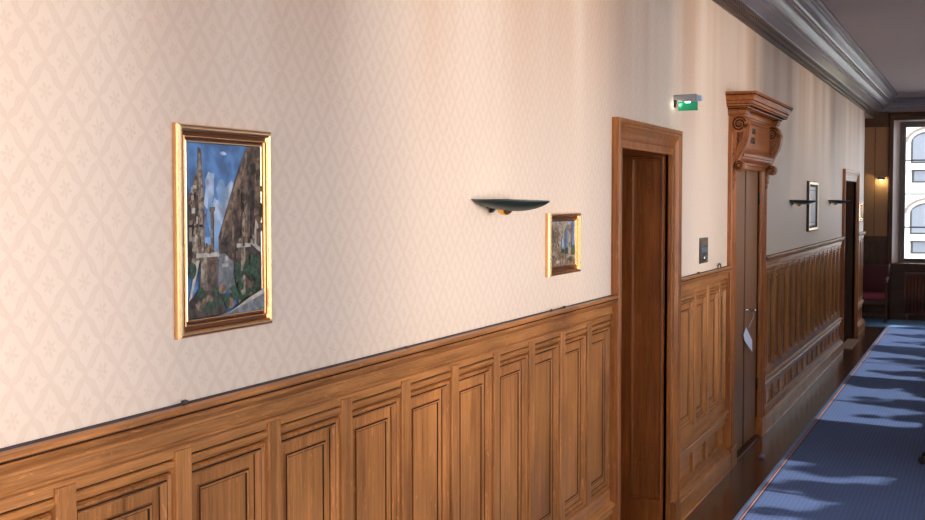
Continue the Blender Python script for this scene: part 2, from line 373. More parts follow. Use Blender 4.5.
# cornice along the left wall
cp = [(0, 3.345), (.013, 3.345), (.016, 3.362), (.03, 3.368), (.034, 3.39), (.05, 3.398), (.054, 3.42), (.066, 3.428), (.068, 3.440),
      (.072, 3.446), (.10, 3.458), (.145, 3.476), (.150, 3.478), (.150, 3.494), (.168, 3.498), (.170, 3.514), (.19, 3.516), (.215, 3.530), (.245, 3.552),
      (.262, 3.557), (.264, 3.572), (.282, 3.574), (.284, 3.592), (.300, 3.602), (.325, 3.640), (.345, 3.664), (.347, 3.684), (.362, 3.686), (.364, 3.712), (.388, 3.714), (.392, CEIL+.01), (0, CEIL+.01)]
cm = [1]*8+[0]*(len(cp)-8)
c1 = MB().prism(cp, YB, YE-.02, PX, cm)
cor = struct(c1.build('trim_1', [M['paint'], M['paintdk']]), 'deep moulded cornice along the left wall with a dark lower band')
eg = MB(); y = 7.0
while y < YW:
    eg.cbox(.040, .0665, y, y+.055, 3.400, 3.4265, .006); eg.cbox(.018, .0375, y+.02, y+.05, 3.366, 3.389, .005); y += .075
eg.build('carved_band', M['paintdk'], cor)
# end cornice with dentils
YEf = YE
ec = [(0, 3.45), (.03, 3.45), (.035, 3.475), (.06, 3.48), (.065, 3.52), (.07, 3.575), (.11, 3.58), (.125, 3.60), (.15, 3.63), (.185, 3.65), (.19, 3.675), (.225, 3.68), (.23, CEIL+.01), (0, CEIL+.01)]
PE = lambda a, b, t: (t, YEf-a, b)
e = MB().prism(ec, .0, WR, PE); ecor = struct(e.build('trim_2', M['plasterdk'] if 'plasterdk' in M else M['paint']), 'end wall cornice with a row of dentils')
d = MB()
x = .08
while x < WR and x > -9: d.box(x, x+.035, YEf-.10, YEf-.06, 3.525, 3.57); x += .062
d.build('dentils', M['paint'], ecor)
# end wall
WX0, WX1, WZ0, WZ1 = .314, 2.19, .94, 3.305
we = MB()
we.box(-2.1, WX0, YE, YE+.35, 0, CEIL); we.box(WX1, WR+.35, YE, YE+.35, 0, CEIL); we.box(WX0, WX1, YE, YE+.35, 0, WZ0); we.box(WX0, WX1, YE, YE+.35, WZ1, CEIL)
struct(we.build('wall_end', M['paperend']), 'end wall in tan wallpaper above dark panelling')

# ------------------------------------------------------------------ wainscot
def wainscot(idx, label, y0, y1, stiles, cap0=False):
    root = sroot('trim_%d' % idx, label, (0, y0, 0))
    top = [(-.04, 1.507), (.024, 1.506), (.040, 1.503), (.043, 1.499), (.043, 1.492), (.038, 1.489), (.037, 1.484), (.040, 1.481), (.038, 1.475), (.028, 1.466), (.016, 1.459), (.013, 1.455), (.013, 1.449),
           (.008, 1.447), (.008, 1.421), (.011, 1.418), (.011, 1.413), (.004, 1.408), (.0, 1.404), (.0, 1.380), (-.007, 1.378), (-.007, 1.375), (-.001, 1.374), (.002, 1.370), (.001, 1.362), (-.005, 1.353), (-.012, 1.349), (-.018, 1.347), (-.020, 1.344), (-.04, 1.344)]
    mi = [0]*len(top); mi[0] = 1; mi[5] = mi[12] = mi[19] = mi[20] = mi[27] = mi[28] = 2
    MB().prism(top, y0, y1, PX, mi).build('cap_rail', [M['oakY'], M['dustshade'], M['groove']], root)
    low = [(-.04, .525), (-.016, .525), (-.012, .518), (.0, .512), (.0, .452), (.008, .450), (.012, .444), (.026, .440), (.030, .432), (.026, .422), (.014, .414), (.012, .404), (.018, .398), (.016, .388), (.004, .382), (.0, .376), (.0, .338),
           (-.018, .334), (-.018, .204), (.0, .200), (.0, .158), (.010, .154), (.014, .146), (.028, .142), (.034, .134), (.036, .126), (.044, .122), (.044, .006), (.05, 0), (-.04, 0)]
    MB().prism(low, y0, y1, PX).build('lower_rail', M['oakY'], root)
    st = sorted(stiles)
    for s_ in st:
        MB().prism([(-.03, s_), (.004, s_), (.007, s_+.003), (.007, s_+.060), (.004, s_+.063), (-.03, s_+.063)], .515, 1.395, lambda a, b, t: (a, b, t)).build('stile', M['oakZ'], root)
        p = MB().box(-.03, .0, s_, s_+.075, .198, .339); p.build('lower_stile', M['oakZ'], root)
    prof = [(0, -.04), (0, -.010), (.004, -.003), (.010, -.003), (.014, -.009), (.018, -.008), (.026, -.020), (.029, -.020), (.030, -.023), (.058, -.023), (.060, -.018), (.064, -.016), (.067, -.0185), (.070, -.018), (.073, -.022), (.080, -.022)]
    pmi = [0, 0, 0, 0, 2, 0, 0, 2, 0, 0, 2, 0, 0, 2, 0]
    edges = [y0-.063]+st+[y1]
    for a, b_ in zip(edges[:-1], edges[1:]):
        p0, p1 = max(y0, a+.063), b_
        if p1-p0 < .2:
            if p1-p0 > .01: MB().box(-.03, -.002, p0, p1, .515, 1.36).build('filler', M['oakZ'], root)
            continue
        MB().panel(p0+.001, p1-.001, .522, 1.346, prof, WY, pmi).build('panel', [M['oakZ'], M['oakZ'], M['groove']], root)
        q0 = max(y0, a+.075)
        MB().panel(q0+.004, p1-.004, .206, .332, [(0, -.03), (0, -.022), (.003, -.022), (.004, -.014), (.012, -.012), (.014, -.016), (.02, -.017)], WY, [1, 1, 1, 0, 0, 0]).build('lower_panel', [M['oakY'], M['groove']], root)
    return root
wainscot(3, 'oak panelling under the wallpaper, longest stretch before the first doorway', -2.9, 6.13, [2.013+.4115*k for k in range(-11, 10)])
wainscot(4, 'short oak panelling between the doorway and the carved door surround', 7.55, 9.2, [7.63, 8.095, 8.50, 8.912])
wainscot(5, 'oak panelling beyond the carved door surround', 10.78, 17.05, [10.64+.405*k for k in range(1, 16)])
wainscot(6, 'last short oak panelling at the wall corner', 19.13, YW+.03, [19.2+.30*k for k in range(0, 4)])

# ------------------------------------------------------------------ door 1
def usweep(prof, y0, y1, zt, W, z0=0, mi=0):
    """casing around an opening; prof of (w from the outer edge, X)"""
    mb = MB(); lo = []
    for w, x in prof: lo.append([(x, y0-W+w, z0), (x, y0-W+w, zt+W-w), (x, y1+W-w, zt+W-w), (x, y1+W-w, z0)])
    mb.loops(lo, mi, close=False)
    for i in (0, 3):
        mb.add([l[i] for l in lo]+[(0, lo[-1][i][1], z0), (0, lo[0][i][1], z0)], [list(range(len(lo)+2))], 0)
    return mb
def door_casing(root, y0, y1, zt, W, prof, mz):
    return usweep(prof, y0, y1, zt, W).build('casing', mz, root)
CP = [(0, -.04), (0, .036), (.004, .040), (.022, .040), (.025, .034), (.030, .034), (.034, .037), (.040, .037), (.044, .030), (.056, .024), (.070, .017), (.084, .013), (.092, .013), (.094, .018), (.100, .020), (.105, .018), (.107, .010), (.138, .010), (.142, .014), (.148, .014), (.15, .010), (.15, -.03)]
d1 = sroot('door_1', 'deep open doorway with moulded oak casing and panelled jambs', (0, 6.84, 0))
door_casing(d1, D1[0], D1[1], D1[2], .15, CP, M['midZ'])
for yy in (D1[0]-.152, D1[1]+.002):
    MB().cbox(-.03, .047, yy, yy+.150, 0, .15, .004).build('plinth', M['midZ'], d1)
JP = [(0, 0), (.028, 0), (.031, .004), (.036, .004), (.040, -.004), (.046, -.010), (.052, -.012)]
ya, yb, zt = D1
for yj, sg in ((ya, 1), (yb, -1)):
    mp = lambda a, b, d_, yj=yj, sg=sg: (a, yj+sg*d_, b)
    j = MB(); j.panel(-.40, -.012, .0, zt, [(0, -.03), (0, .0)], mp, cap=False)
    def ring(a0, a1, b0, b1, c0, c1, e0, e1):
        j.add([mp(a0, b0, 0), mp(a1, b0, 0), mp(a1, b1, 0), mp(a0, b1, 0), mp(c0, e0, 0), mp(c1, e0, 0), mp(c1, e1, 0), mp(c0, e1, 0)], [(0,1,5,4), (1,2,6,5), (2,3,7,6), (3,0,4,7)])
    ring(-.40, -.012, 0, zt, -.245, -.034, .15, zt-.004)
    j.build('jamb', M['redZ'], d1)
    MB().panel(-.245, -.034, .15, zt-.004, [(0, 0), (.006, 0), (.008, .006), (.014, .007), (.018, .002), (.022, -.010), (.028, -.012)], mp).build('jamb_panel', M['redZ'], d1)
MB().box(-.40, -.012, ya, yb, zt, zt+.03).build('soffit', M['redY'], d1)
dl = MB(); dl.box(-.44, -.40, ya, yb, 0, zt); dl.panel(ya+.14, yb-.14, 1.1, zt-.14, [(0, -.399), (.02, -.388), (.04, -.396), (.06, -.396)], WY); dl.panel(ya+.14, yb-.14, .2, .96, [(0, -.399), (.02, -.388), (.04, -.396), (.06, -.396)], WY)
dlo = dl.build('door_leaf', M['redZ'], d1)
kb = MB(); kb.lathe([(.02, 0), (.012, .01), (.01, .035), (.026, .045), (.03, .06), (.02, .075), (0, .078)], (-.40, ya+.08, 1.05), 'X'); kb.build('door_knob', M['brass'], dlo)

# ------------------------------------------------------------------ door 2 with hood and consoles
d2 = sroot('door_2', 'narrow double door under a carved hood on scroll brackets', (0, 10.0, 0))
ya, yb, zt = D2
CP2 = [(0, -.04), (0, .028), (.004, .032), (.03, .032), (.036, .026), (.06, .024), (.10, .024), (.11, .030), (.13, .034), (.15, .030), (.165, .022), (.19, .020), (.205, .026), (.215, .022), (.22, .01), (.22, -.03)]
usweep(CP2, ya, yb, zt, .22).build('casing', M['redZ'], d2)
for yy in (ya-.223, yb-.002):
    MB().cbox(-.03, .05, yy, yy+.225, 0, .16, .005).build('plinth', M['redZ'], d2)
j = MB()
for yj in (ya, yb): j.box(-.4, .0, yj-.03 if yj == ya else yj, yj if yj == ya else yj+.03, 0, zt)
j.box(-.4, 0, ya, yb, zt, zt+.03); j.build('jamb', M['redZ'], d2)
ymid = (ya+yb)/2+.02
for k, (p0, p1) in enumerate(((ya+.004, ymid-.045), (ymid+.010, yb-.004))):
    lf = MB().panel(p0, p1, .02, zt-.012, [(0, -.06), (0, -.022), (.004, -.012), (.012, -.009), (.03, -.008)], WY)
    lf.box(-.06, -.055, p0, p1, .02, zt-.012)
    lo_ = lf.build('door_leaf', M['leaf'], d2)
    hy = p0-.002 if k == 0 else p1-.004
    for hz in (.4, 1.95)[:1 if k == 0 else 2]:
        h = MB().lathe([(.009, 0), (.009, .09), (.005, .1), (0, .102)], (0, hy, hz), 'Z', 10); h.build('hinge', M['plastic'], lo_)
    if k == 1:
        kn = MB().lathe([(.016, 0), (.016, .004), (.007, .006), (.007, .03), (.012, .034), (.012, .05), (0, .053)], (-.008, p0+.05, 1.11), 'X', 14)
        kn.build('door_knob', M['chrome'], lo_)
MB().box(-.085, -.062, ya, yb, 0, zt).build('backing', M['black'], d2)
MB().box(-.058, -.0125, ymid-.0445, ymid+.0095, .02, zt-.012).build('leaf_gap_shade', M['black'], d2)  # black strip painted in for the shade between the two leaves
MB().box(-.3, .03, ya, yb, 0, .018).build('threshold', M['dkX'], d2)
# frieze
fz = MB()
fz.box(0, .062, 9.206, 10.794, 2.33, 2.60)
fzo = fz.build('frieze', M['redY'], d2)
fp = MB().panel(9.36, 10.64, 2.378, 2.580, [(0, .062), (0, .070), (.008, .074), (.014, .068), (.02, .068)], WY).build('frieze_panel', M['redY'], d2)
# metal characters on the frieze (worn, unreadable dark marks)
def glyphs(zc, h, n, y0):
    g = MB(); y = y0
    for i in range(n):
        w = h*.62; k = (i*5+n) % 4
        g.box(.069, .073, y, y+w*.22, zc-h/2, zc+h/2)
        if k != 1: g.box(.069, .073, y, y+w, zc+h*.36, zc+h/2)
        if k != 2: g.box(.069, .073, y, y+w*.8, zc-h*.06, zc+h*.06)
        if k in (0, 3): g.box(.069, .073, y+w*.8, y+w, zc-h/2, zc+h/2)
        if k in (1, 2): g.box(.069, .073, y, y+w, zc-h/2, zc-h*.36)
        y += w*1.4
    return g
glyphs(2.520, .044, 4, 9.80).build('inscription', M['plate'], fp)
glyphs(2.448, .050, 5, 9.74).build('inscription', M['plate'], fp)
# architrave moulding below the frieze
am = [(0, 2.225), (.028, 2.225), (.032, 2.25), (.046, 2.256), (.050, 2.272), (.064, 2.28), (.082, 2.296), (.086, 2.31), (.098, 2.314), (.10, 2.334), (.088, 2.342), (.080, 2.356), (.068, 2.362), (.066, 2.372), (0, 2.372)]
MB().prism(am, 9.31, 10.69, PX).build('architrave', M['redY'], d2)
# hood: mitred on both ends
hp = [(.10, 2.656), (.145, 2.658), (.148, 2.664), (.180, 2.668), (.180, 2.680), (.186, 2.684), (.190, 2.698), (.190, 2.704), (.196, 2.708), (.202, 2.728), (.214, 2.742), (.216, 2.750), (.222, 2.754), (.222, 2.768), (0, 2.774)]
hd = MB(); lo = []
for x, z in hp:
    ov = max(0, (x-.118))*1.1
    lo.append([(0, 9.195-ov, z), (x, 9.195-ov, z), (x, 10.805+ov, z), (0, 10.805+ov, z)])
hd.loops(lo, [0, 0, 1, 0, 1, 0, 0, 1, 0, 0, 1, 0, 0, 0], True, True, True)
hdo = hd.build('hood', [M['redY'], M['groove']], d2)
bp_ = [(.10, 2.600), (.118, 2.602), (.120, 2.612), (.126, 2.614), (.134, 2.632), (.134, 2.640), (.128, 2.643), (.142, 2.650), (.145, 2.657)]
for (a, b_, dx) in ((9.195, 9.320, 0), (9.320, 10.680, -.048), (10.680, 10.805, 0)):
    lo = []
    for x, z in bp_:
        ov = (x-.118)*1.0 if dx == 0 else 0
        lo.append([(0, a-ov, z), (x+dx, a-ov, z), (x+dx, b_+ov, z), (0, b_+ov, z)])
    MB().loops(lo, [0, 0, 1, 0, 0, 1, 0, 1], True, True, True).build('bed_moulding', [M['redY'], M['groove']], d2)
# consoles: S-scroll profile in (X,Z), thick along Y
def console(y0, y1):
    # board behind, recessed at both sides
    MBo = MB().prism([(0, 2.60), (.10, 2.60), (.105, 2.48), (.085, 2.42), (.06, 2.37), (.045, 2.32), (.04, 2.25), (.04, 2.19), (0, 2.17)], y0+.028, y1-.028, PX)
    o = MBo.build('console', M['redZ'], d2)
    outer = [(.143, 2.545), (.155, 2.525), (.157, 2.500), (.151, 2.455), (.140, 2.410), (.122, 2.375), (.102, 2.345), (.084, 2.310), (.070, 2.275), (.060, 2.25)]
    inner = [(.110, 2.530), (.116, 2.505), (.110, 2.470), (.098, 2.435), (.083, 2.405), (.062, 2.372), (.046, 2.340), (.036, 2.305), (.030, 2.270), (.030, 2.24)]
    MB().prism(outer+inner[::-1], y0, y1, PX).build('ribbon', M['redZ'], o)
    for (cx, cz, r_) in ((.078, 2.541, .066), (.075, 2.237, .042)):
        v = MB().lathe([(r_*.86, 0), (r_, .006), (r_, (y1-y0)-.006), (r_*.86, y1-y0)], (cx, y0, cz), 'Y', 28)
        vo = v.build('volute', M['redZ'], o)
        for yy, sg in ((y0, -1), (y1, 1)):
            sp_ = [(cx+(r_*.80-r_*.60*i/30)*math.cos(math.radians(20+i*24)), yy+sg*.001, cz+(r_*.80-r_*.60*i/30)*math.sin(math.radians(20+i*24))) for i in range(31)]
            MB().tube(sp_, r_*.085, 7).build('spiral_groove', M['groove'], vo)
            MB().lathe([(0, -.012), (r_*.18, -.009), (r_*.24, 0), (r_*.18, .009), (0, .012)], (cx, yy, cz), 'Y', 14).build('boss', M['redZ'], vo)
    for yy in (y0, y1):   # thin fillets along both edges of the ribbon
        rb = MB()
        rb.tube([(a*.9+c_*.1, yy, b_*.9+d_*.1) for (a, b_), (c_, d_) in zip(outer, inner)], .0042, 6)
        rb.tube([(a*.1+c_*.9, yy, b_*.1+d_*.9) for (a, b_), (c_, d_) in zip(outer, inner)], .0042, 6)
        rb.build('fillet', M['redY'], o)
    fo = MB()
    for yy in (y0+.022, y1-.022):
        for (x, z, r, a) in ((.030, 2.46, .022, .3), (.066, 2.452, .018, 1.2), (.026, 2.415, .018, 2.2), (.055, 2.41, .018, .6), (.024, 2.37, .018, 1.), (.020, 2.33, .015, .4), (.018, 2.295, .012, .9)):
            fo.tube([(x+r*1.2*math.cos(a+q*.8)*(1-q/9), yy, z+r*1.1*math.sin(a+q*.8)*(1-q/9)) for q in range(7)], [.006, .008, .009, .008, .007, .005, .003], 6)
    fo.build('carving', M['redY'], o)
    lf = MB().prism([(0, 2.20), (.05, 2.20), (.054, 2.175), (.044, 2.155), (.050, 2.135), (.038, 2.115), (.042, 2.095), (.030, 2.075), (.020, 2.055), (0, 2.05)], y0+.02, y1-.02, PX)
    for yy in (y0+.02, y1-.02):
        for (x, z, r, a) in ((.030, 2.165, .014, .5), (.028, 2.13, .013, 1.8), (.022, 2.10, .012, .7), (.018, 2.075, .010, 2.)):
            lf.tube([(x+r*1.2*math.cos(a+q*.8)*(1-q/9), yy, z+r*1.1*math.sin(a+q*.8)*(1-q/9)) for q in range(7)], [.004, .006, .006, .005, .005, .004, .002], 6)
    lf.build('leaf_drop', M['redZ'], o)
    return o
console(9.205, 9.310); console(10.690, 10.795)

# ------------------------------------------------------------------ door 3
d3 = sroot('door_3', 'far dark doorway near the corridor end', (0, 18.08, 0))
ya, yb, zt = D3
door_casing(d3, ya, yb, zt, .15, CP, M['redZ'])
j = MB(); j.box(-.4, .0, ya-.02, ya, 0, zt); j.box(-.4, .0, yb, yb+.02, 0, zt); j.box(-.4, 0, ya, yb, zt, zt+.02); j.build('jamb', M['dkZ'], d3)
dl = MB(); dl.box(-.44, -.40, ya, yb, 0, zt); dl.panel(ya+.14, yb-.14, 1.1, zt-.14, [(0, -.399), (.02, -.388), (.04, -.396), (.06, -.396)], WY); dl.build('door_leaf', M['dkZ'], d3)

# ------------------------------------------------------------------ end wall: window, panelling
w1 = sroot('window_1', 'tall casement window at the end of the corridor', (1.25, YE, WZ0))
yf = YE+.25
tr = MB()
lo = []
for w, d_ in ((0, 0), (0, .03), (.012, .04), (.03, .04), (.04, .028), (.06, .024), (.077, .018), (.077, 0)):
    lo.append([(WX0-.077+w, YE-d_, 0), (WX0-.077+w, YE-d_, WZ1+.077-w+.05), (WX1+.077-w, YE-d_, WZ1+.077-w+.05), (WX1+.077-w, YE-d_, 0)])
tr.loops(lo, 0, close=False); tr.build('casing', M['dkZ'], w1)
MB().box(WX0-.0, WX1+.0, YE-.018, YE, WZ1, WZ1+.052).build('head_casing', M['dkX'], w1)
ln = MB()
FX0, FX1, FZ0, FZ1 = .406, 2.10, .927, 3.29
A = [(WX0, YE, WZ0), (WX1, YE, WZ0), (WX1, YE, WZ1), (WX0, YE, WZ1)]; B = [(FX0, yf, FZ0), (FX1, yf, FZ0), (FX1, yf, FZ1), (FX0, yf, FZ1)]
ln.loops([A, B], 0); ln.build('lining', M['lining'], w1)
PW = lambda a, b, d_: (a, yf-d_, b)
MB().panel(FX0, FX1, FZ0, FZ1, [(0, -.05), (0, .03), (.03, .03), (.035, .022), (.045, .022), (.045, -.05)], PW, cap=False).build('window_frame', M['sash'], w1)
xm = (FX0+FX1)/2
for a, b_ in ((FX0+.045, xm), (xm, FX1-.045)):
    s_ = MB().panel(a, b_, FZ0+.045, FZ1-.045, [(0, -.04), (0, .012), (.02, .014), (.038, .008), (.045, -.01), (.045, -.04)], PW, cap=False).build('sash', M['sash'], w1)
    gb = MB()
    for z in (1.538, 2.09, 2.652): gb.box(a+.04, b_-.04, yf-.006, yf+.02, z-.011, z+.011)
    gb.build('glazing_bars', M['bar'], s_)
    MB().box(a+.04, b_-.04, yf+.02, yf+.026, FZ0+.08, FZ1-.08).build('pane', M['glass'], s_)
# panelling each side of the end window, dado at 1.39
pr = sroot('trim_7', 'dark panelling on the end wall behind the armchair', (-.9, YE, 0))
p = MB()
for (a, b_) in ((-2.1, -1.2), (-1.2, -.45), (-.45, .02), (.02, WX0-.078)):
    if b_-a > .3: p.panel(a, b_, .14, 1.34, [(0, .0), (0, .016), (.05, .016), (.06, .008), (.08, .006), (.09, .012), (.10, .012)], lambda a_, b2, d_: (a_, YE-d_, b2))
    else: p.panel(a, b_, .14, 1.34, [(0, .0), (0, .016), (.04, .016), (.05, .008), (.06, .01)], lambda a_, b2, d_: (a_, YE-d_, b2))
p.box(-2.1, WX0-.078, YE-.03, YE, 1.34, 1.39); p.box(-2.1, WX0-.078, YE-.025, YE, 0, .14)
p.build('panelling', M['dkZ'], pr)
p = MB().box(-2.1, WX0-.078, YE-.02, YE, 3.2, 3.45); p.build('frieze_board', M['dkX'], pr)
MB().box(.02, .028, YE-.006, YE, 1.39, 3.2).build('seam_batten', M['dkZ'], pr)
p = MB()
p.box(WX0, WX1, YE-.012, YE, 0, WZ0-.03); p.box(WX0, WX1, YE-.03, YE, WZ0-.04, WZ0)
struct(p.build('trim_8', M['dkX']), 'dark wood apron under the end window')
p = MB().box(WX1+.078, WR, YE-.02, YE, 0, 1.39); struct(p.build('trim_9', M['dkZ']), 'dark panelling right of the end window')

# radiator
rd = thing('radiator', 'dark red ribbed radiator under the end window', 'radiator', (1.22, YE-.12, 0))
x = .545
while x < 1.90:
    c = MB()
    for yy in (-.035, .035): c.tube([(x, YE-.12+yy, .12), (x, YE-.12+yy, .76)], .019, 8)
    c.cbox(x-.022, x+.022, YE-.17, YE-.07, .745, .785, .008); c.cbox(x-.022, x+.022, YE-.17, YE-.07, .10, .14, .008)
    c.build('rib', M['radi'], rd); x += .0535
MB().cbox(.53, 1.91, YE-.18, YE-.06, .785, .80, .004).build('top_bar', M['sash'], rd)
for xx in (.57, 1.86): MB().cbox(xx-.015, xx+.015, YE-.15, YE-.09, .0095, .10, .005).build('foot', M['radi'], rd)

# ------------------------------------------------------------------ rug and carpet
rg = thing('runner_rug', 'long blue woven runner with a red and cream border line', 'rug', (1.5, 10, 0))
RX0, RX1 = .335, 2.75
r_ = MB().box(RX0+.060, RX1-.060, -2.8, 20.58, 0, .009)
r_.build('rug_field', M['rug'], rg)
def border(x0, x1, m_, nm, h=.009):
    MB().box(x0, x1, -2.8, 20.58, 0, h).build(nm, m_, rg)
border(RX0, RX0+.031, M['rugblue'], 'rug_edge'); border(RX1-.031, RX1, M['rugblue'], 'rug_edge')
border(RX0+.031, RX0+.040, M['rugred'], 'red_line'); border(RX0+.040, RX0+.049, M['rugcream'], 'cream_line'); border(RX0+.049, RX0+.060, M['rugnavy'], 'navy_line')
border(RX1-.040, RX1-.031, M['rugred'], 'red_line'); border(RX1-.049, RX1-.040, M['rugcream'], 'cream_line'); border(RX1-.060, RX1-.049, M['rugnavy'], 'navy_line')
tag(MB().box(-2.08, WR-.01, 20.60, YE-.035, 0, .009).build('carpet', M['carpet']), 'plain blue carpet across the end of the corridor', 'carpet')
tag(MB().cbox(-.04, .125, 17.28, 18.5, .0, .014, .004).build('doormat', M['mat']), 'small brown doormat at the far dark doorway', 'doormat')

# ------------------------------------------------------------------ pictures
def frame(root, y0, y1, z0, z1, W, T=.03, dark=True):
    """gilt profile: dark side, gold convex, dark groove, gold fillet, groove, inner gold bead"""
    k = W/.05; pr_ = [(0, .001), (0, T*.25)]; mi = [2, 0]
    for q in range(1, 11): a = PI*q/11; pr_.append((.011*k*(1-math.cos(a)), T*(.25+.75*math.sin(a)**.8))); mi.append(1 if 3 <= q <= 6 else 0)
    pr_ += [(.023*k, T*.5), (.029*k, T*.46)]; mi += [2, 2]
    for q in range(0, 6): a = PI*q/5; pr_.append((.032*k-.0030*k*math.cos(a), T*(.46+.26*math.sin(a)))); mi.append(0)
    pr_ += [(.037*k, T*.34), (.0405*k, T*.32)]; mi += [2, 2]
    for q in range(0, 6): a = PI*q/5; pr_.append((.0440*k-.0030*k*math.cos(a), T*(.30+.24*math.sin(a)))); mi.append(1)
    pr_ += [(W, T*.2)]; mi = mi[1:]+[0]
    o = MB().panel(y0, y1, z0, z1, pr_, WY, mi, cap=False).build('picture_frame', [M['gold'], M['goldbright'], M['bronze']], root)
    MB().box(.001, .004, y0+.01, y1-.01, z0+.01, z1-.01).build('backing_board', M['dkZ'], root)
    return o
def pm(name, c, n=.35, sc_=60): return plain('paint_'+name, c, .5, noise=n, nscale=sc_, contrast=True)
PM = [pm('sky', (.075, .18, .40), .38, 16), pm('cloud', (.36, .44, .58), .35, 22), pm('ochre', (.18, .11, .065), .6, 60), pm('umber', (.045, .025, .018), .8, 60), pm('stone', (.27, .21, .155), .5, 70),
      pm('green', (.018, .05, .022), .6, 120), pm('pale', (.46, .40, .33), .2, 60), pm('grey', (.17, .17, .19), .3, 50), pm('brown', (.095, .055, .035), .65, 45), pm('skylight', (.22, .36, .58), .2, 20)]
SKY, CLD, OCH, UMB, STO, GRN, PAL, GRY, BRN, SKL = range(10)
def canvas(root, y0, y1, z0, z1, shapes, x=.008):
    c = MB()
    for k, (mi, poly) in enumerate(shapes):
        xx = x+k*.00006
        c.add([(xx, y0+(y1-y0)*u, z0+(z1-z0)*v) for u, v in poly], [list(range(len(poly)))], mi)
    o = MB.build(c, 'canvas', PM, root, fix=False)
    return o
def blob(u, v, r, n=9, sq=1., seed=0):
    rr = random.Random(seed+int(u*1000)+int(v*777))
    return [(min(1, max(0, u+r*rr.uniform(.65, 1.1)*math.cos(2*PI*i/n))), min(1, max(0, v+sq*r*rr.uniform(.65, 1.1)*math.sin(2*PI*i/n)))) for i in range(n)]
def rect(u0, v0, u1, v1): return [(u0, v0), (u1, v0), (u1, v1), (u0, v1)]
y0, y1, z0, z1 = 2.43, 2.842, 1.659, 2.166
p1 = thing('painting', 'tall painting of ruins and blue sky in wide gilt frame, nearest on wall', 'painting', (0, (y0+y1)/2, z0))
frame(p1, y0, y1, z0, z1, .046, .020)
S = [(SKY, rect(0, 0, 1, 1)), (CLD, blob(.30, .76, .07, sq=1.6)), (CLD, blob(.27, .68, .06, sq=1.3)), (CLD, blob(.52, .66, .10, sq=1.1)), (CLD, blob(.47, .58, .09)), (CLD, blob(.33, .52, .07, sq=1.2)), (CLD, blob(.48, .95, .05, sq=.3)), (CLD, blob(.58, .74, .06)), (CLD, blob(.38, .62, .06, sq=1.4)), (SKL, blob(.45, .72, .08)), (SKL, blob(.30, .60, .05, sq=2)), (SKL, blob(.40, .45, .10)), (SKL, rect(.2, .33, .4, .46)),
     (OCH, [(0, .30), (.22, .30), (.22, .62), (.20, .80), (.185, .97), (.14, .98), (.13, .84), (.09, .80), (.07, .72), (0, .70)]),
     (UMB, [(0, .32), (.05, .32), (.06, .62), (.02, .66), (0, .60)]), (STO, [(.145, .40), (.20, .40), (.185, .93), (.15, .95)]), (UMB, rect(.10, .55, .14, .72)), (UMB, rect(.11, .40, .15, .50)), (PAL, rect(.055, .60, .10, .63)), (STO, rect(.02, .44, .10, .56)), (UMB, rect(.055, .46, .07, .54)), (PAL, rect(.07, .74, .12, .76)), (UMB, rect(.0, .52, .2, .535)),
     (BRN, [(.40, .18), (1, .10), (1, 1), (.80, 1), (.62, .78), (.44, .52), (.40, .46)]),
     (OCH, [(.44, .50), (.62, .76), (.80, .98), (.80, .90), (.62, .66), (.44, .44)]), (UMB, [(.42, .22), (.56, .20), (.56, .50), (.44, .42)]), (UMB, rect(.66, .66, .70, .74)), (UMB, [(.84, .25), (.92, .24), (.92, .9), (.84, .9)]), (UMB, [(.62, .3), (.66, .3), (.66, .60), (.62, .56)]), (OCH, rect(.585, .32, .61, .60)), (OCH, [(.72, .30), (.80, .30), (.80, .66), (.72, .62)]), (STO, rect(.73, .34, .76, .60)), (PAL, [(.88, .40), (.96, .40), (.96, .52), (.92, .56)]), (OCH, [(.9, .58), (1, .6), (1, .95), (.92, .92)]), (UMB, rect(.86, .62, .9, .70)), (BRN, rect(.93, .2, 1, .5)),
     (STO, rect(.30, .36, .335, .62)), (OCH, rect(.285, .61, .35, .635)), (UMB, rect(.322, .36, .335, .61)), (STO, rect(.05, .30, .20, .47)), (BRN, rect(.13, .30, .17, .47)),
     (GRY, [(.38, .18), (.62, .10), (.60, .30), (.48, .36), (.40, .36)]), (PAL, rect(.44, .28, .52, .30)), (PAL, blob(.5, .33, .02)),
     (BRN, rect(.14, .10, .38, .35)), (STO, rect(.16, .12, .24, .35)), (PAL, rect(.10, .345, .40, .37)), (OCH, blob(.27, .39, .06, sq=.5)), (BRN, rect(.68, .06, .86, .40)), (STO, rect(.70, .10, .76, .40)), (PAL, rect(.64, .39, .84, .415)), (STO, blob(.70, .43, .04, sq=.6)), (PAL, [(.84, .41), (1, .345), (1, .375), (.84, .44)]), (UMB, [(.84, .1), (1, .08), (1, .34), (.84, .40)]),
     (PAL, [(0, .10), (.04, .12), (.14, .33), (.10, .33)]), (GRN, blob(.05, .28, .07, sq=.8)), (UMB, [(0, 0), (.5, 0), (.4, .14), (.12, .16), (0, .1)])]
for i in range(26): S.append((GRN if i % 4 else OCH, blob(.12+.035*i % .8 + random.uniform(0, .05), .05+.11*random.random(), .055, sq=.6, seed=i)))
for i in range(16): S.append((GRN, blob(.62+.36*random.random(), .14+.17*random.random(), .05, sq=.8, seed=50+i)))
for i in range(70):
    u_, v_ = .55+.44*random.random(), .32+.62*random.random()
    if v_ < .45+.9*(u_-.45): S.append(((UMB, OCH, BRN, STO)[i % 4], rect(u_, v_, min(1, u_+random.uniform(.008, .03)), v_+random.uniform(.01, .06))))
for i in range(40):
    u_, v_ = .19*random.random(), .34+.40*random.random()
    S.append(((UMB, OCH, STO, BRN, PAL)[i % 5], rect(u_, v_, u_+random.uniform(.008, .03), v_+random.uniform(.008, .04))))
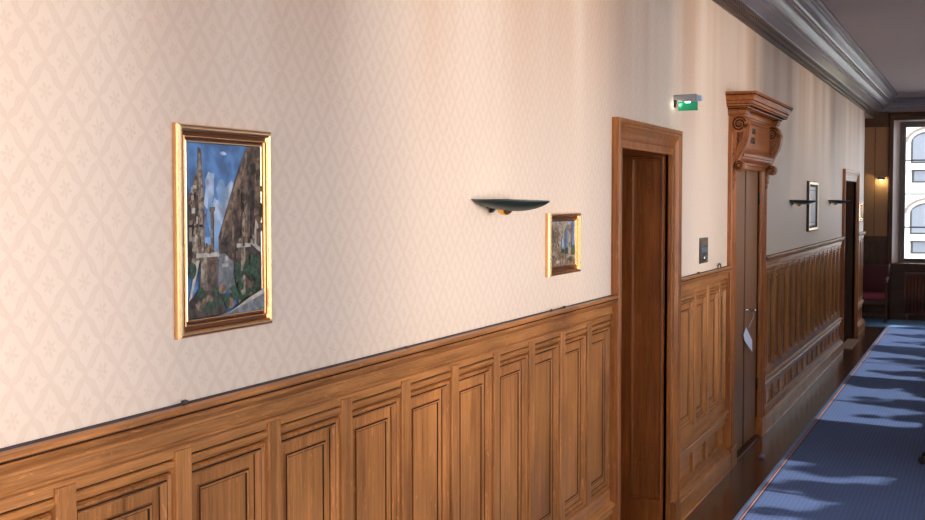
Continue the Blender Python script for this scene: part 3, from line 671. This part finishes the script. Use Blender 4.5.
S += [(GRY, [(.35, 0), (1, 0), (1, .13), (.85, .09), (.6, .03)]), (PAL, [(.5, .01), (1, .10), (1, .13), (.78, .085)]), (GRY, [(.6, 0), (1, 0), (1, .07)])]
canvas(p1, y0+.044, y1-.044, z0+.044, z1-.044, S)
# picture 2
y0, y1, z0, z1 = 5.10, 5.535, 1.654, 1.93
p2 = thing('painting', 'small gilt-framed painting of a ruined wall with tall arches beside the first wall lamp', 'painting', (0, (y0+y1)/2, z0))
frame(p2, y0, y1, z0, z1, .042, .028)
S = [(STO, rect(0, 0, 1, 1)), (OCH, blob(.2, .7, .2)), (OCH, blob(.4, .3, .18)), (BRN, rect(.08, .35, .12, .95)), (BRN, rect(.28, .5, .33, 1)), (SKL, rect(0, .93, 1, 1)), (STO, blob(.2, .95, .12, sq=.5)), (STO, blob(.62, .95, .14, sq=.5)), (STO, blob(.42, .96, .12, sq=.5)), (BRN, rect(.12, .45, .16, .8)), (UMB, rect(.30, .45, .36, .5))]
for (a, b_, t_) in ((.46, .53, .62), (.60, .69, .82), (.86, .96, .95)):
    S += [(BRN, [(a-.03, .3), (b_, .3), (b_, t_), ((a+b_)/2, t_+.08), (a-.03, t_)]), (SKY if a > .5 else SKL, [(a, .3), (b_, .3), (b_, t_-.03), ((a+b_)/2, t_+.05), (a, t_-.03)])]
S += [(GRN, rect(.44, .28, .56, .38)), (GRN, rect(.58, .25, .72, .40)), (GRN, rect(.84, .22, 1, .45)), (OCH, [(0, 0), (1, 0), (1, .16), (.6, .24), (.3, .18), (0, .3)]), (STO, blob(.5, .1, .1, sq=.6)), (GRN, blob(.82, .12, .1, sq=.6)), (PAL, blob(.3, .1, .08, sq=.5)), (BRN, blob(.12, .1, .08, sq=.5))]
for i in range(40): S.append(((BRN, OCH, PAL, UMB)[i % 4], blob(random.random()*.98, random.random()**1.2*.85, .022, 6, 1.2, seed=i+90)) if True else None)
S = [s for k, s in enumerate(S) if not (k > 30 and s[0] in (BRN, OCH, PAL, UMB) and any(a-.02 < s[1][0][0] < b_+.05 and s[1][0][1] > .35 for a, b_ in ((.46, .53), (.60, .69), (.86, .96))))]
canvas(p2, y0+.040, y1-.040, z0+.040, z1-.040, S)
# picture 3: pale drawing, double frame
y0, y1, z0, z1 = 13.56, 14.30, 1.655, 2.19
p3 = thing('framed_print', 'large pale print in black and gold frame behind the second wall lamp', 'picture', (0, (y0+y1)/2, z0))
MB().panel(y0, y1, z0, z1, [(0, .001), (0, .026), (.01, .03), (.035, .03), (.042, .022), (.046, .018), (.054, .016), (.06, .010)], WY, [2, 2, 0, 2, 2, 2, 2], cap=False).build('picture_frame', [M['gold'], M['goldbright'], M['plastic']], p3)
PM3 = plain('pale_print', (.78, .69, .67), .5, noise=.35, nscale=22)
MB().box(.004, .009, y0+.05, y1-.05, z0+.05, z1-.05).build('print', PM3, p3)
for zz in (z0+.09, z1-.10): MB().box(.009, .0093, y0+.10, y1-.10, zz, zz+.005).build('print_line', M['shutter'], p3)
y0, y1, z0, z1 = 19.2, 19.78, 1.672, 1.945
p4 = thing('framed_print', 'little gold framed print on the last bit of wall past the dark doorway', 'picture', (0, (y0+y1)/2, z0))
MB().panel(y0, y1, z0, z1, [(0, .001), (0, .03), (.03, .034), (.045, .02), (.055, .01)], WY, [2, 0, 1, 0], cap=False).build('picture_frame', [M['gold'], M['goldbright'], M['plastic']], p4)
MB().box(.004, .012, y0+.04, y1-.04, z0+.04, z1-.04).build('print', plain('warm_print', (.5, .42, .34), .5, noise=.3, nscale=20), p4)

# ------------------------------------------------------------------ wall lamps (dish uplighters)
def sconce(Yc, label, mat, group='dish wall lamps'):
    root = thing('wall_lamp', label, 'lamp', (0, Yc, 1.985), group)
    XR, HW = .235, .20
    def outline(x): return HW*max(0., 1-(x/XR)**1.7)**.75
    NX, NY = 22, 14
    def grid_(dz, inner):
        rows = []
        for i in range(NX+1):
            x = XR*(i/NX)
            hw = outline(x); row = []
            for j_ in range(NY+1):
                t = -1+2*j_/NY
                prof_ = (max(0, 1-t*t))**.6
                deep = .040*math.sin(PI*min(1, (x/XR)**.85))**.75*prof_+.012*prof_*math.exp(-(x/.05)**2)
                if inner: deep = max(0, deep-.003)
                row.append((x+.002, Yc+t*hw, 1.990-.006*(x/XR)-deep-(.0 if inner else .003)))
            rows.append(row)
        return rows
    o_, i_ = grid_(0, False), grid_(0, True)
    mb = MB(); mb.loops(o_, 0, close=False, sm=True); mb.loops(i_, 0, close=False, sm=True)
    rim = [r[0] for r in o_]+[r[-1] for r in o_[::-1]]; rim2 = [r[0] for r in i_]+[r[-1] for r in i_[::-1]]
    mb.loops([rim, rim2], 0, close=True)
    mb.build('dish', mat, root)
    h = MB().lathe([(0, -.040), (.014, -.037), (.026, -.028), (.033, -.014), (.035, 0), (.028, .004), (0, .005)], (.065, Yc-.02, 1.968), 'Z', 20)
    h.build('lamp_holder', M['brass'], root)
    MB().prism([(0, 1.987), (.034, 1.978), (.018, 1.955), (.006, 1.940), (0, 1.938)], Yc-.014, Yc+.014, PX).build('bracket', mat, root)
    MB().cbox(0, .012, Yc-.05, Yc+.05, 1.955, 1.984, .003).build('wall_plate', mat, root)
    return root
SC = [(4.46, 'dark green dish wall lamp with brass underside beside the small arches painting', M['lampgreen']), (12.50, 'black dish wall lamp in front of the pale framed print', M['lampblack']), (15.68, 'black dish wall lamp just before the far dark doorway', M['lampblack'])]
for y, l, m_ in SC: sconce(y, l, m_)
# lit lamp on the end wall
el = thing('wall_lamp', 'small lit lamp on the tan end wall above the armchair', 'lamp', (.13, YE, 2.34))
MB().lathe([(0, .02), (.05, .018), (.066, .006), (.066, -.008), (.05, -.016), (0, -.018)], (.13, YE-.09, 2.345), 'Z', 18, sq=1.).build('dish', M['lampblack'], el)
MB().cbox(.115, .145, YE-.06, YE, 2.33, 2.36, .004).build('bracket', M['lampblack'], el)
MB().lathe([(.026, -.004), (.026, -.010), (0, -.014)], (.13, YE-.09, 2.332), 'Z', 16).build('lens', M['lamplens'], el)

# ------------------------------------------------------------------ exit light
ex = thing('exit_sign', 'small green emergency exit light above and between the two doors', 'sign', (0, 7.48, 2.585))
c = MB().prism([(0, 2.618), (.138, 2.622), (.138, 2.578), (.03, 2.578), (.01, 2.59), (0, 2.59)], 7.465, 7.51, PX); c.build('housing', M['greycase'], ex)
MB().cbox(.138, .168, 7.468, 7.51, 2.580, 2.612, .004).build('end_cap', M['bluecase'], ex)
MB().box(.026, .143, 7.483, 7.491, 2.524, 2.578).build('sign_panel', M['green'], ex)
MB().prism([(0, 2.60), (.012, 2.598), (.012, 2.57), (.006, 2.545), (0, 2.545)], 7.47, 7.505, PX).build('bracket', M['plastic'], ex)
MB().cbox(.068, .100, 7.472, 7.484, 2.570, 2.582, .004).build('lens', M['lamplens'], ex)
# wall plate between the doors
pl = thing('call_plate', 'small bronze wall plate with blue label above panelling between the doors', 'wall plate', (0, 8.36, 1.56))
MB().cbox(0, .008, 8.235, 8.485, 1.565, 1.735, .002).build('plate', M['plate'], pl)
MB().box(.008, .0095, 8.27, 8.45, 1.635, 1.67).build('label_strip', M['plateblue'], pl)
MB().box(.008, .0105, 8.255, 8.465, 1.690, 1.715).build('upper_plate', plain('taupe', (.17, .12, .085), .5), pl)
MB().lathe([(.018, 0), (.018, .004), (.010, .006), (0, .006)], (.008, 8.36, 1.60), 'X', 14).build('push_button', M['chrome'], pl)
# key with tag hanging in door 2
kt = thing('key_tag', 'white paper tag hanging from the key of the narrow double door', 'tag', (.03, 10.10, 1.10))
MB().lathe([(.010, 0), (.010, .012), (.016, .014), (.016, .024), (0, .026)], (.043, 10.06, 1.11), 'X', 12).build('key', M['chrome'], kt)
MB().tube([(.056, 10.06, 1.108), (.052, 10.05, 1.05), (.034, 10.02, 1.00), (.024, 10.0, .975)], .0018, 6).build('string', M['tag'], kt)
q = [(.010, 9.97, .980), (.004, 9.895, .930), (.006, 9.93, .880), (.040, 10.09, .772), (.037, 10.09, .866)]
t_ = MB(); t_.add([(a, b_, c_) for a, b_, c_ in q]+[(a+.0012, b_, c_) for a, b_, c_ in q], [(0, 1, 2, 3, 4), (9, 8, 7, 6, 5), (0, 5, 6, 1), (1, 6, 7, 2), (2, 7, 8, 3), (3, 8, 9, 4), (4, 9, 5, 0)])
co_ = t_.build('card', M['tag'], kt)
# bits
def flake(loc, s_, name='paint_flake', label=None, m_='flake'):
    bm = bmesh.new(); bmesh.ops.create_icosphere(bm, subdivisions=1, radius=s_)
    rr = random.Random(int(loc[1]*100))
    for v in bm.verts: v.co = Vector((v.co.x*rr.uniform(.5, 1.2), v.co.y*rr.uniform(.6, 1.6), v.co.z*rr.uniform(.3, .8)))
    zmin = min(v.co.z for v in bm.verts)
    for v in bm.verts: v.co.z -= zmin
    me = bpy.data.meshes.new(name); bm.to_mesh(me); bm.free(); me.materials.append(M[m_])
    o = bpy.data.objects.new(name, me); COL.objects.link(o); o.location = loc
    return tag(o, label, 'debris')
for y, s_, l in ((2.44, .011, 'dark crumb on the panelling ledge below the tall painting'), (3.66, .011, 'dark crumb on the panelling ledge left of the first wall lamp'), (5.12, .011, 'dark crumb on the ledge under the small arches painting'), (5.30, .011, 'second dark crumb on the ledge under the small arches painting'), (8.13, .014, 'dark crumb on the short ledge by the first doorway')):
    flake((.022, y, 1.504), s_, 'crumb', l)
flake((.185, 9.70, 0), .03, 'paper_scrap', 'small crumpled paper scrap on the floor boards beside the rug', 'debris')
ck = MB().tube([(.02, 8.80+.05*math.cos(a)+.02, 1.512+.028*math.sin(a)) for a in [PI*i/10 for i in range(11)]], .006, 8)
tag(ck.build('cable_clip', M['flake']), 'grey cable loop on the ledge left of the carved door surround', 'cable')

# ------------------------------------------------------------------ armchair
ac = thing('armchair', 'dark red upholstered armchair against the end wall', 'armchair', (0.0, 21.45, 0))
AX0, AX1, AY0, AY1 = -.31, .31, 21.15, 21.72
MB().cbox(AX0+.03, AX1-.03, AY0+.01, AY1-.05, .37, .475, .03).build('seat', M['pinkcloth'], ac)
MB().cbox(AX0+.02, AX1-.02, AY0+.02, AY1-.05, .30, .37, .008).build('seat_frame', M['dkX'], ac)
bk = MB(); bk.cbox(AX0+.02, AX1-.02, AY1-.12, AY1-.03, .44, .925, .03); bk.build('backrest', M['redcloth'], ac)
for sx in (AX0+.03, AX1-.03):
    s1 = 1 if sx > 0 else -1
    # front post with turned leg and scrolled arm
    MB().lathe([(.018, .013), (.026, .03), (.020, .05), (.028, .10), (.034, .16), (.022, .20), (.030, .24), (.030, .36), (.018, .40), (.026, .46), (.020, .54), (.024, .62), (.020, .66)], (sx, AY0+.04, -.0), 'Z', 12).build('leg', M['dkZ'], ac)
    MB().tube([(sx, AY1-.05, .012), (sx, AY1-.07, .35), (sx, AY1-.06, .95)], [.020, .024, .020], 8).build('leg', M['dkZ'], ac)
    ar = MB().tube([(sx, AY1-.07, .70), (sx, AY1-.25, .71), (sx, AY0+.08, .69), (sx, AY0+.02, .67)], [.022, .028, .028, .026], 10)
    ar.lathe([(.0, -.03), (.028, -.03), (.034, -.02), (.034, .02), (.028, .03), (0, .03)], (sx, AY0+.015, .655), 'X', 14)
    ar.build('arm', M['dkZ'], ac)
    MB().cbox(sx-.024, sx+.024, AY0+.12, AY1-.18, .705, .735, .012).build('arm_pad', M['pinkcloth'], ac)
MB().cbox(AX0+.04, AX1-.04, AY0+.03, AY0+.055, .12, .16, .006).build('stretcher', M['dkX'], ac)

# ------------------------------------------------------------------ office chair (only a castor in frame)
OC = (1.655, 9.99)
oc = thing('office_chair', 'black office chair at right edge with one castor showing on the rug', 'office chair', (OC[0], OC[1], .009))
for k in range(5):
    a = math.radians(195+72*k); ex_, ey_ = OC[0]+.325*math.cos(a), OC[1]+.325*math.sin(a)
    lg = MB().tube([(OC[0]+.03*math.cos(a), OC[1]+.03*math.sin(a), .125), (OC[0]+.2*math.cos(a), OC[1]+.2*math.sin(a), .10), (ex_, ey_, .082)], [.028, .022, .016], 8)
    lo_ = lg.build('base_arm', M['plastic'], oc)
    cs = MB(); cs.tube([(ex_, ey_, .085), (ex_, ey_, .05)], .008, 8)
    tx, ty = -math.sin(a), math.cos(a)
    for s_ in (-1, 1):
        for q in range(1):
            pa = Vector((ex_+tx*.008*s_, ey_+ty*.008*s_, .036)); pb = Vector((ex_+tx*.026*s_, ey_+ty*.026*s_, .036))
            cs.tube([pa, pb], .026, 14)
    cs.cbox(ex_-.018, ex_+.018, ey_-.018, ey_+.018, .036, .064, .008)
    cs.build('castor', M['plastic'], oc)
MB().lathe([(.03, .09), (.035, .16), (.02, .17), (.016, .42)], (OC[0], OC[1], 0), 'Z', 14).build('gas_column', M['plastic'], oc)
MB().cbox(OC[0]-.2, OC[0]+.25, OC[1]-.24, OC[1]+.24, .42, .50, .03).build('seat', M['plastic'], oc)
MB().cbox(OC[0]+.20, OC[0]+.26, OC[1]-.22, OC[1]+.22, .58, 1.05, .025).build('backrest', M['plastic'], oc)
MB().tube([(OC[0]+.1, OC[1], .41), (OC[0]+.26, OC[1], .43), (OC[0]+.27, OC[1], .62)], .015, 8).build('back_support', M['plastic'], oc)

# ------------------------------------------------------------------ outside
GZ = -4.5
tag(MB().box(-60, 90, -40, 120, GZ-.2, GZ).build('ground', M['ground']), None, None, None, 'structure')
fb = thing('building', 'pale stone building with arched windows seen through the end window', 'building', (0, 66, GZ))
BX0, BX1 = -15, 15; PF = lambda a, b, d_: (a, 64-d_, b)
MB().box(BX0, BX1, 64, 72, GZ, 16).build('wall', M['facade'], fb)
rf = MB().prism([(63.6, 16), (66, 19.5), (70, 19.5), (72.4, 16)], BX0-.3, BX1+.3, lambda a, b, t: (t, a, b)); rf.build('roof', M['roof'], fb)
for lv in (-3.41, 0, 3.41*1, 6.82, 10.23):
    for cx in [-1.65+.98+1.98*0+ i*4.2 for i in range(-3, 4)]:
        x0, x1 = cx-.98, cx+.98
        zb, ztp = .35+lv, 1.35+lv
        arc = [(x0, zb), (x1, zb), (x1, ztp)]+[(cx+.98*math.cos(a), ztp+.55*math.sin(a)) for a in [PI*i/12 for i in range(1, 12)]]+[(x0, ztp)]
        w = MB().prism(arc, 63.90, 64.02, lambda a, b, t: (a, t, b)).build('arched_window', M['facadeframe'], fb)
        s_ = MB()
        for (a0, a1) in ((x0+.10, cx-.06), (cx+.06, x1-.10)):
            pol = [(a0, zb+.08), (a1, zb+.08)]+[(a1+(a0-a1)*q/6, ztp+.5*math.sqrt(max(0, 1-((a1+(a0-a1)*q/6-cx)/.98)**2))-.05) for q in range(7)]
            s_.prism(pol, 63.86, 63.90, lambda a, b, t: (a, t, b))
        s_.build('shutter', M['shutter'], w)
        lo = [[(cx+(.98+r)*math.cos(a), yy, ztp+(.55+r*.9)*math.sin(a)) for a in [PI*i/16 for i in range(17)]] for r, yy in ((.16, 64.0), (.16, 63.8), (.27, 63.8), (.27, 64.0))]
        MB().loops(lo, 0, close=False).build('arch_moulding', M['facademould'], fb)
        MB().box(x0-.2, x1+.2, 63.7, 64, zb-.30, zb-.16).build('sill', M['facade'], fb)
        w2 = MB().box(x0+.05, x1-.05, 63.9, 64.02, -.58+lv, .05+lv).build('window', M['facadeframe'], fb)
        MB().box(x0+.17, cx-.05, 63.87, 63.9, -.50+lv, -.02+lv).box(cx+.05, x1-.17, 63.87, 63.9, -.50+lv, -.02+lv).build('pane', M['shutter'], w2)
        MB().box(x0-.15, x1+.15, 63.75, 64, -.86+lv, -.70+lv).build('sill', M['facade'], fb)

# unseen trees added outside the windows, raised crowns shaped to shade the rug
crown, stems = MB(), MB(); vs, fs = [], []
def tree(x, y, h, rad, tall, seed):
    rr = random.Random(seed)
    stems.tube([(x, y, GZ), (x+.05, y, GZ+h*.35), (x, y, GZ+h*.9)], [.12, .10, .05], 8)
    n = int(8+tall*6)
    for k in range(n):
        q = (k+.5)/n; env = rad*(.35+.60*min(1, q*2.2))
        cr = env*rr.uniform(.42, .62); cz = GZ+h-cr*.9-q*tall
        a = rr.uniform(0, 6.28); cx, cy = x+math.cos(a)*(env-cr)*.9, y+math.sin(a)*(env-cr)*.9
        bm = bmesh.new(); bmesh.ops.create_icosphere(bm, subdivisions=2, radius=cr*.86)
        for v_ in bm.verts: v_.co *= rr.uniform(.82, 1.1)
        crown.add([(v_.co.x+cx, v_.co.y+cy, v_.co.z+cz) for v_ in bm.verts], [[v_.index for v_ in p_.verts] for p_ in bm.faces]); bm.free()
for i, (ys, xb) in enumerate([(6.0, .5), (6.7, .5), (7.4, .5), (8.1, .42), (8.8, .42), (9.5, .38), (10.2, .34), (10.8, .36), (11.4, 1.0), (11.9, .72), (12.4, 1.1), (12.9, .50), (13.45, .95), (14.0, .44), (14.6, 1.1), (15.15, .60), (15.7, 1.0), (16.3, .52), (16.8, 1.0), (17.25, .42), (17.8, 1.15), (18.4, .70), (18.9, 1.1), (19.4, .48), (20.0, .9), (20.6, .4)]):
    tx_ = (6.2, 7.5, 8.8)[i % 3]
    tree(tx_, ys-.22*(tx_-.6), (tx_-xb)*1.05-GZ, .72, 2.2, 30+i)
for i, (y, h) in enumerate(((-3.5, 10.9), (-1.8, 10.9), (-.1, 10.9), (1.6, 10.8), (3.2, 11.0), (4.6, 11.0))):
    tree(7.2, y, h, 1.1, 2.2, 60+i)
hg = crown.build('shadow_trees', M['shadow_tree_foliage'], None, fix=False); hg['kind'] = 'stuff'
tag(hg, 'unseen row of raised tree crowns added outside the corridor windows to shade the rug', 'trees')
stems.build('shadow_tree_stems', M['shadow_tree_bark'], hg)['kind'] = 'stuff'

# ------------------------------------------------------------------ light
w = bpy.data.worlds.new('sky'); sc.world = w; w.use_nodes = True
bg = w.node_tree.nodes['Background']; bg.inputs[0].default_value = (.78, .88, 1.0, 1); bg.inputs[1].default_value = 6.
def area(name, loc, sx, sy, rot, portal=True, e=0, col=(1, 1, 1)):
    l = bpy.data.lights.new(name, 'AREA'); l.shape = 'RECTANGLE'; l.size = sx; l.size_y = sy; l.energy = e; l.color = col
    o = bpy.data.objects.new(name, l); COL.objects.link(o); o.location = loc; o.rotation_euler = rot
    if portal: l.cycles.is_portal = True
    return o
DAY = [(10, (.93, .96, 1)), (6, (.93, .96, 1)), (6, (.93, .96, 1)), (8, (.93, .96, 1))]
for (a, b_, z0, z1), (e_, c_) in zip(OPN[:4], DAY):
    area('window_daylight', (WR+.05, (a+b_)/2, (z0+z1)/2), z1-z0-.15, b_-a-.1, (0, PI/2, 0), False, e_, c_)
area('window_daylight', (1.55, YB+.03, 2.05), 2.2, 2.3, (PI/2, 0, 0), False, 52, (1, .86, .70))
area('sunlit_courtyard_daylight', (16, 3.6, 1.0), 4.4, 3.6, (0, PI/2, 0), False, 1680, (1, .885, .76))
for a, b_, z0, z1 in OPN[4:]: area('window_portal', (WR+.34, (a+b_)/2, (z0+z1)/2), z1-z0, b_-a, (0, PI/2, 0))
area('window_portal', ((WX0+WX1)/2, YE+.34, (WZ0+WZ1)/2), WX1-WX0, WZ1-WZ0, (-PI/2, 0, 0))
sl = bpy.data.lights.new('sun', 'SUN'); sl.energy = 4.; sl.angle = math.radians(.6); sl.color = (1, .95, .88)
so = bpy.data.objects.new('sun', sl); COL.objects.link(so)
so.rotation_euler = Vector((-1, .22, -1.05)).to_track_quat('-Z', 'Y').to_euler()
def point(name, loc, e, col, r=.02):
    l = bpy.data.lights.new(name, 'POINT'); l.energy = e; l.color = col; l.shadow_soft_size = r
    o = bpy.data.objects.new(name, l); COL.objects.link(o); o.location = loc
for y, l, m_ in SC: point('uplighter_bulb', (.13, y, 2.02), .13, (1, .88, .72), .06)
point('end_lamp_bulb', (.13, YE-.09, 2.30), 1.6, (1., .95, .5), .02)
point('exit_lamp_bulb', (.03, 7.455, 2.56), .07, (1, .97, .8), .01)

# ------------------------------------------------------------------ camera
yaw, pit, rol, F = .3965918870, .0476110818, -.000218, 1250.1
cy, sy = math.cos(yaw), math.sin(yaw)
f = Vector((-sy*math.cos(pit), cy*math.cos(pit), -math.sin(pit))); r = Vector((cy, sy, 0)); u = r.cross(f)
r2 = r*math.cos(rol)+u*math.sin(rol); u2 = -r*math.sin(rol)+u*math.cos(rol)
cd = bpy.data.cameras.new('camera'); cam = bpy.data.objects.new('camera', cd); COL.objects.link(cam)
cam.matrix_world = Matrix(((r2.x, u2.x, -f.x, CAMX), (r2.y, u2.y, -f.y, 0), (r2.z, u2.z, -f.z, CAMZ), (0, 0, 0, 1)))
cd.sensor_width = 36; cd.lens = F*36/925; cd.clip_start = .05; cd.clip_end = 400
sc.camera = cam
vs_ = sc.view_settings; vs_.view_transform = 'Standard'; vs_.look = 'None'; vs_.gamma = 1; vs_.use_curve_mapping = False; vs_.exposure = 0.22
sc.cycles.use_denoising = True
sc.cycles.max_bounces = 10; sc.cycles.diffuse_bounces = 6; sc.cycles.transparent_max_bounces = 16
